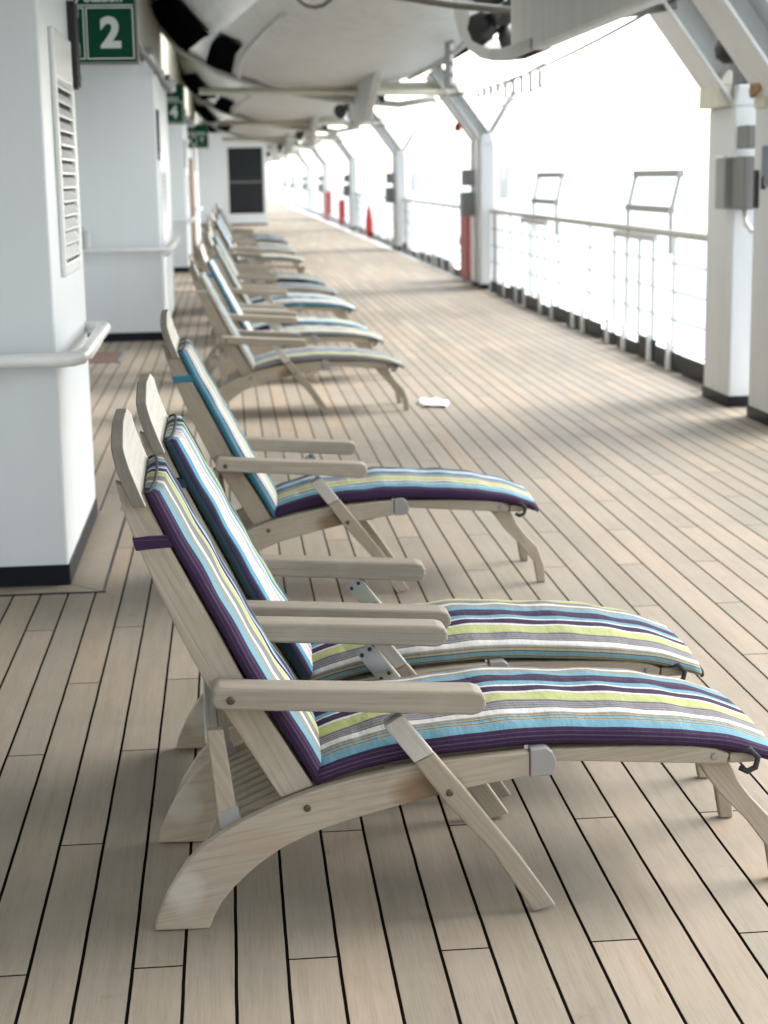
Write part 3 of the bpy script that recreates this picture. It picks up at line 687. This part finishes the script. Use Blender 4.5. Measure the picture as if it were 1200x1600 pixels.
# ------------------------------------------------------------------ the steamer chair
W = .52
RT = [(-.210,.004),(-.203,.032),(-.177,.090),(-.134,.156),(-.097,.192),(-.061,.215),(-.017,.240),(.047,.268),(.100,.289),(.160,.308),(.241,.326),(.352,.345),(.438,.354),(.525,.360),(.618,.364)]
RB = [(-.091,.000),(-.080,.028),(-.062,.060),(-.034,.093),(-.005,.120),(.020,.141),(.072,.176),(.125,.200),(.170,.217),(.220,.231),(.290,.248),(.370,.267),(.440,.281),(.520,.295),(.618,.308)]
STB = [(-.249,.992),(-.237,.935),(-.214,.866),(-.172,.757),(-.130,.656),(-.086,.562),(-.030,.460),(.074,.279)]
STF = [(-.190,.962),(-.178,.930),(-.150,.866),(-.098,.757),(-.045,.652),(.004,.548),(.062,.447),(.146,.303)]
LEGL = [(.296,.449),(.361,.362),(.426,.271),(.529,.148),(.621,.003)]
LEGR = [(.335,.472),(.404,.382),(.474,.293),(.593,.132),(.671,.014)]
FLO = [(1.083,.300),(1.110,.245),(1.139,.207),(1.194,.147),(1.222,.070),(1.229,.002)]
FLI = [(1.016,.300),(1.040,.255),(1.065,.221),(1.133,.149),(1.180,.085),(1.195,.002)]
def shift(p, d): return [(a, b_) for a, b_ in p]
def screw(par, x, y, z, d=-1, mat=None, r=.008):
    m = MB(); m.tube([(x, y, z), (x, y+d*.002, z), (x, y+d*.004, z)], [r, r, r*.6], 10); return m.build('screw', mat or M_CAPG, par)
def cushion(name, path, thick, mat, par, y0, y1, endround=.02, seed=1):
    """path: (x,z) along the under side; puffy stuffed slab with stripes running lengthwise, UV in metres"""
    P = [Vector((a, 0, b_)) for a, b_ in path]
    # resample
    cum = [0]
    for a, b_ in zip(P, P[1:]): cum.append(cum[-1]+(b_-a).length)
    n = 56; rs = random.Random(seed); wv = [rs.uniform(0, 6.28) for _ in range(6)]
    def pos(s):
        for i in range(len(cum)-1):
            if s <= cum[i+1] or i == len(cum)-2:
                u = (s-cum[i])/(cum[i+1]-cum[i])
                p0, p1, p2, p3 = P[max(i-1, 0)], P[i], P[i+1], P[min(i+2, len(P)-1)]
                return .5*((2*p1)+(p2-p0)*u+(2*p0-5*p1+4*p2-p3)*u*u+(3*p1-p0-3*p2+p3)*u*u*u)
    Ltot = cum[-1]; bm = bmesh.new(); uvl = bm.loops.layers.uv.new('UVMap'); rings = []; uvs = []
    wd = y1-y0
    for i in range(n+1):
        s = Ltot*i/n; p = pos(s); q = (pos(min(Ltot, s+.004))-pos(max(0, s-.004))).normalized()
        nrm = Vector((-q.z, 0, q.x))
        if nrm.z < 0: nrm = -nrm
        T = interp(thick, s/Ltot)
        e = min(s, Ltot-s)/endround
        ek = math.sqrt(max(0, 1-(1-min(1, e))**2)) if e < 1 else 1
        T *= .55+.45*ek
        T *= 1 + .03*math.sin(s*23+wv[0]) + .025*math.sin(s*51+wv[1])
        ins = .010*(1-ek)
        pts = []
        yl, yr = y0+ins+.004*math.sin(s*17+wv[2]), y1-ins+.004*math.sin(s*19+wv[3])
        prof = [(yl+.018, .0), (yl+.004, .10), (yl-.003, .30), (yl-.003, .55), (yl+.002, .78), (yl+.009, .93)]
        K = 22
        for k in range(K+1):
            u = k/K; crown = 1.0+.42*(1-abs(2*u-1)**2.6) + .035*math.sin(u*19+s*9+wv[4])*math.sin(s*31+wv[5]) 
            prof.append((lerp(yl+.017, yr-.017, u), crown))
        prof += [(yr-.009, .93), (yr-.002, .78), (yr+.003, .55), (yr+.003, .30), (yr-.004, .10), (yr-.018, 0)]
        ring = []; uvr = []; acc = 0; prev = None
        for (y, h) in prof:
            v = p + nrm*(h*T); v = Vector((v.x, y, v.z))
            if prev is not None: acc += (v-prev).length
            prev = v; ring.append(bm.verts.new(v)); uvr.append((s, acc))
        rings.append(ring); uvs.append(uvr)
    M_ = len(rings[0])
    for i in range(n):
        for j in range(M_):
            j2 = (j+1) % M_
            f = bm.faces.new((rings[i][j], rings[i][j2], rings[i+1][j2], rings[i+1][j])); f.smooth = True
            co = [uvs[i][j], uvs[i][j2], uvs[i+1][j2], uvs[i+1][j]]
            if j2 == 0: co = [uvs[i][j], (uvs[i][j][0], uvs[i][j][1]+.3), (uvs[i+1][j][0], uvs[i+1][j][1]+.3), uvs[i+1][j]]
            for l, c_ in zip(f.loops, co): l[uvl].uv = c_
    endpts = [v.co.copy() for v in rings[-1][1:-1]]
    for ring, uvr, ds in ((rings[0], uvs[0], -.04), (rings[-1], uvs[-1], .04)):
        c0 = ring[0].co.copy()
        f = bm.faces.new(ring if ds < 0 else ring[::-1])
        for l in f.loops:
            j = ring.index(l.vert); l[uvl].uv = (uvr[j][0], uvr[j][1])
    bmesh.ops.recalc_face_normals(bm, faces=bm.faces)
    me = bpy.data.meshes.new(name); bm.to_mesh(me); bm.free(); me.materials.append(mat)
    o = bpy.data.objects.new(name, me); COL.objects.link(o); o.parent = par
    return o, endpts

def make_chair():
    root = empty('steamer_chair', (0, 0, 0))
    sides = ((0, 1), (W, -1))
    for yo, sg in sides:
        Yv = lambda a: yo + sg*a
        rl = MB().strip(RT, RB, Yv(0), Yv(.028)).build('side_rail', W_X, root, bevel=.004)
        MB().prism([(.619,.370),(.655,.372),(.668,.362),(.677,.342),(.676,.322),(.664,.308),(.619,.306)], Yv(-.003), Yv(.031)).build('rail_cap', M_CAPG, rl, bevel=.003)
        screw(rl, .129, Yv(-.0005), .300-.035, -sg, M_SCREW)
        MB().strip(STF, STB, Yv(.030), Yv(.056)).build('back_post', W_B, root, bevel=.004)
        MB().strip([(.30,.335),(.45,.343),(.678,.357),(.85,.353),(.991,.346),(1.045,.336),(1.078,.322)], [(.30,.30),(.45,.31),(.687,.328),(.85,.315),(.992,.304),(1.045,.300),(1.072,.299)], Yv(.031), Yv(.055)).build('leg_rest_rail', W_X, root, bevel=.004)
        fl = MB().strip(FLO, FLI, Yv(.057), Yv(.082)).build('leg', W_L, root, bevel=.004)
        MB().prism([(1.005+.028*math.cos(a*math.pi/6), .350+.022*math.sin(a*math.pi/6)) for a in range(7)], Yv(.057), Yv(.082)).build('knuckle', W_X, fl, bevel=.003)
        screw(root.children[-2], 1.042, Yv(.0305), .318, -sg)
        # support leg in two hinged lengths with a steel plate inside
        k0 = .30
        def mid(Lp, t): return Lp
        lo = MB().strip(LEGR[1:], LEGL[1:], Yv(-.028), Yv(-.002)).build('support_leg', W_L, root, bevel=.004)
        up = MB().strip([LEGR[0], (.4030,.3833)], [LEGL[0], (.3600,.3633)], Yv(-.028), Yv(-.002)).build('hinged_top', W_LL, lo, bevel=.003)
        screw(lo, .436, Yv(-.0285), .292, -sg, M_SCREW, r=.008)
        ax = Vector((LEGL[1][0]-LEGL[0][0], LEGL[1][1]-LEGL[0][1])).normalized(); nx = Vector((-ax.y, ax.x))
        c0 = Vector((.335, .430)); q = []
        for a, b_ in ((-.045, -.021), (.055, -.021), (.055, .021), (-.045, .021)): q.append(tuple(c0+ax*a+nx*b_))
        pl = MB().prism(q, Yv(-.0015), Yv(.0015)).build('hinge_plate', M_STEEL, lo)
        for a in (-.034, .044):
            for b_ in (-.012, .012):
                c = c0+ax*a+nx*b_; screw(pl, c.x, Yv(.002), c.y, sg, M_BRONZE, .0055)
        # armrest
        ar = MB().prism([(-.062,.558),(-.066,.520),(-.058,.511),(.025,.503),(.25,.487),(.486,.468),(.503,.472),(.514,.486),(.515,.502),(.508,.516),(.489,.522),(.25,.538),(.027,.553),(-.05,.561)], Yv(-.044), Yv(.028)).build('armrest', W_A, root, bevel=.007)
        screw(ar, -.028, Yv(-.0445), .530, -sg, M_SCREW, r=.009)
        # back prop with a steel shoe standing on the rail
        pr = MB().prism([(-.080,.440),(-.045,.442),(-.022,.25),(-.062,.225)], Yv(.032), Yv(.058)).build('back_prop', W_B, root, bevel=.003)
        MB().prism([(-.0655,.252),(-.0215,.268),(-.013,.236),(-.058,.210)], Yv(.029), Yv(.061)).build('shoe', M_CAPG, pr, bevel=.002)
    # slats of the seat, running fore and aft
    m = MB(); n = 9
    for k in range(n):
        a = .062 + k*(W-.124-.030)/(n-1)
        tp = [(x, z-.004) for x, z in RT if -.07 < x < .62]; bt = [(x, z-.026) for x, z in tp]
        m.strip(tp, bt, a, a+.030)
    m.build('seat_slats', W_S, root, bevel=.002)
    m = MB()
    for k in range(5):
        a = .070 + k*(W-.14-.05)/4
        m.strip([(.64,.352),(.85,.347),(1.03,.334)], [(.64,.334),(.85,.329),(1.03,.316)], a, a+.05)
    m.build('leg_rest_slats', W_S, root, bevel=.002)
    m = MB()
    for k in range(6):
        a = .075 + k*(W-.15-.045)/5
        m.strip([(x+.000, z-.006) for x, z in STF[1:]], [(x-.016, z-.014) for x, z in STF[1:]], a, a+.045)
    m.build('back_slats', W_B, root, bevel=.002)
    # cross pieces
    MB().box(-.085, -.055, .06, W-.06, .40, .43).build('cross_bar', W_Y, root, bevel=.004)
    MB().box(.50, .54, .0285, W-.0285, .285, .315).build('cross_bar', W_S, root, bevel=.004)
    MB().prism([(1.080,.325),(1.130,.322),(1.135,.300),(1.085,.296)], .06, W-.06).build('foot_bar', W_X, root, bevel=.004)
    for yy in (.062, W-.062):
        st = MB().box(1.080, 1.150, yy-.026, yy+.026, .297, .322).build('stub', W_X, root, bevel=.005)
    m = MB(); m.tube([(1.098, .030, .332), (1.122, .022, .333), (1.140, .018, .316), (1.134, .018, .292), (1.116, .020, .283), (1.100, .024, .292)], .007, 8); m.build('strap_loop', M_BLACKFAB, root)
    # headboard, slightly scooped, with an arched top
    HF = [(-.186,.940),(-.196,.965),(-.208,.998),(-.219,1.030),(-.225,1.055),(-.228,1.077),(-.230,1.099)]
    HB = [(-.214,.940),(-.224,.963),(-.238,1.000),(-.247,1.033),(-.251,1.057),(-.254,1.079),(-.255,1.099)]
    def along(C, t):
        s = t*(len(C)-1); i = min(int(s), len(C)-2); u = s-i
        return (lerp(C[i][0], C[i+1][0], u), lerp(C[i][1], C[i+1][1], u))
    m = MB(); ny = 17; nv = 9
    F = []; B = []
    for j in range(ny):
        u = j/(ny-1); y = lerp(-.001, W+.001, u)
        d = abs(2*u-1); top = 1.0 if d < .42 else 1-.24*(d-.42)/.58
        F.append([(along(HF, top*v/(nv-1))[0], y, along(HF, top*v/(nv-1))[1]) for v in range(nv)])
        B.append([(along(HB, top*v/(nv-1))[0], y, along(HB, top*v/(nv-1))[1]) for v in range(nv)])
    rows = [f + b_[::-1] for f, b_ in zip(F, B)]
    V = m.grid(rows, False, True); m.bm.faces.new(V[0]); m.bm.faces.new(V[-1][::-1])
    bmesh.ops.recalc_face_normals(m.bm, faces=m.bm.faces); m.bm.normal_update()
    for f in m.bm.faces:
        if f.normal.x < .5: f.material_index = 1  # lit front stays pale, all other faces get the painted shade
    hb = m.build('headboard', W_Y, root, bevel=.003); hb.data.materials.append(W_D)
    # cushions
    bp = [(.152,.300),(.100,.397),(.052,.478),(.008,.552),(-.041,.655),(-.093,.757),(-.146,.862),(-.190,.962)]
    bc, bend = cushion('back_cushion', bp, [(0, .028), (.15, .038), (.5, .037), (.9, .034), (1, .033)], CLOTHS[0], root, .026, W-.026, seed=1)
    m = MB()
    prof = [(-.236,.838),(-.230,.866),(-.208,.872),(-.146,.878),(-.133,.860),(-.140,.845),(-.214,.836)]
    m.strip([(-.2195,.870),(-.185,.874),(-.145,.874)], [(-.2125,.842),(-.178,.845),(-.134,.847)], .0275, W-.0275)
    stp = m.build('strap', CLOTHS[0], bc, bevel=.003)
    me = stp.data; uvl = me.uv_layers.new(name='UVMap')
    for l in me.loops:
        c = me.vertices[l.vertex_index].co; uvl.data[l.index].uv = (c.y, (c.z-.838)*1.1)
    sp = [(.155,.306),(.244,.331),(.371,.352),(.513,.364),(.655,.366),(.870,.356),(1.000,.342),(1.090,.326),(1.185,.296)]
    sc_, send = cushion('seat_cushion', sp, [(0, .038), (.15, .046), (.5, .047), (.8, .041), (.93, .032), (1, .027)], CLOTHS[0], root, .020, W-.020, seed=5)
    # dark piping round the free end of the seat
    m = MB(); m.tube([p+Vector((.002, 0, -.001)) for p in send], .0038, 6)
    m.build('piping', M_BLACKFAB, sc_)
    # piping across the head of the back cushion
    m = MB(); m.tube([p+Vector((0, 0, .002)) for p in bend], .0035, 6)
    m.build('piping', M_BLACKFAB, bc)
    return root

SPOTS = [  # x, y, yaw, cloth, label
 (0, 3.414, 1.3, (0, 0), 'nearest teak steamer chair, dark purple stripe along the near edge of its striped cushion'),
 (.015, 4.10, .2, (4, 1), 'second teak steamer chair, close behind the nearest one, navy and blue edged back cushion'),
 (-.01, 6.34, .2, (2, 3), 'third teak steamer chair standing alone mid-deck, teal edged striped cushion'),
 (-.005, 11.40, 1.8, (5, 6), 'first chair of the blurred far group, pale cushion, white patch by its foot'),
 (.02, 13.3, -1.6, (2, 1), 'second chair of the blurred far group, behind the one with the white patch'),
 (-.02, 14.05, 2.2, (4, 3), 'third chair of the blurred far group, arm to arm with the second'),
 (.05, 16.5, -0.8, (1, 2), 'fourth chair of the blurred far group, blue tipped foot end'),
 (.01, 17.2, 1.5, (6, 4), 'fifth chair of the blurred far group, touching the blue tipped one'),
 (.03, 18.9, -2.2, (2, 5), 'sixth chair of the blurred far group, standing between two close pairs'),
 (-.02, 20.4, 2.4, (5, 3), 'seventh chair of the blurred far group, dark line along its foot cushion'),
 (.0, 21.1, -1.2, (1, 6), 'eighth chair of the blurred far group, just past the dark lined one'),
 (-.03, 24.6, 0.6, 'none', 'ninth chair of the blurred far group, bare of any cushion'),
 (.0, 26.6, -2.0, (4, 1), 'tenth chair of the blurred far group, just past the bare one'),
 (.02, 29.6, 2.1, (2, 5), 'eleventh chair of the blurred far group, beside the third wall block'),
 (.0, 31.4, -1.4, (4, 1), 'twelfth chair of the blurred far group, third from its far end'),
 (.04, 34.2, 1.0, (6, 4), 'thirteenth chair of the blurred far group, second from its far end'),
 (.04, 36.6, -2.5, (6, 2), 'farthest steamer chair of the row, near the wooden door')]
GRP = 'teak steamer chairs in a row along the deck'
proto = make_chair()
for i, (x, y, a, ci, lab) in enumerate(SPOTS):
    c = proto if i == 0 else copy_tree(proto)
    if i == 0: pass
    c.location = (x, y, 0); c.rotation_euler = (0, 0, R(a))
    tag(c, lab, 'deck chair', GRP)
    for o in list(c.children_recursive):
        kd = o.name.split('.')[0]
        if ci != 'none' and kd in ('back_cushion', 'seat_cushion', 'strap'):
            q = CLOTHS[ci[1] if kd == 'seat_cushion' else ci[0]]
            o.material_slots[0].link = 'OBJECT'; o.material_slots[0].material = q
    if ci == 'none':
        for o in list(c.children_recursive):
            if o.name.split('.')[0] in ('back_cushion', 'seat_cushion', 'strap', 'piping'): bpy.data.objects.remove(o)
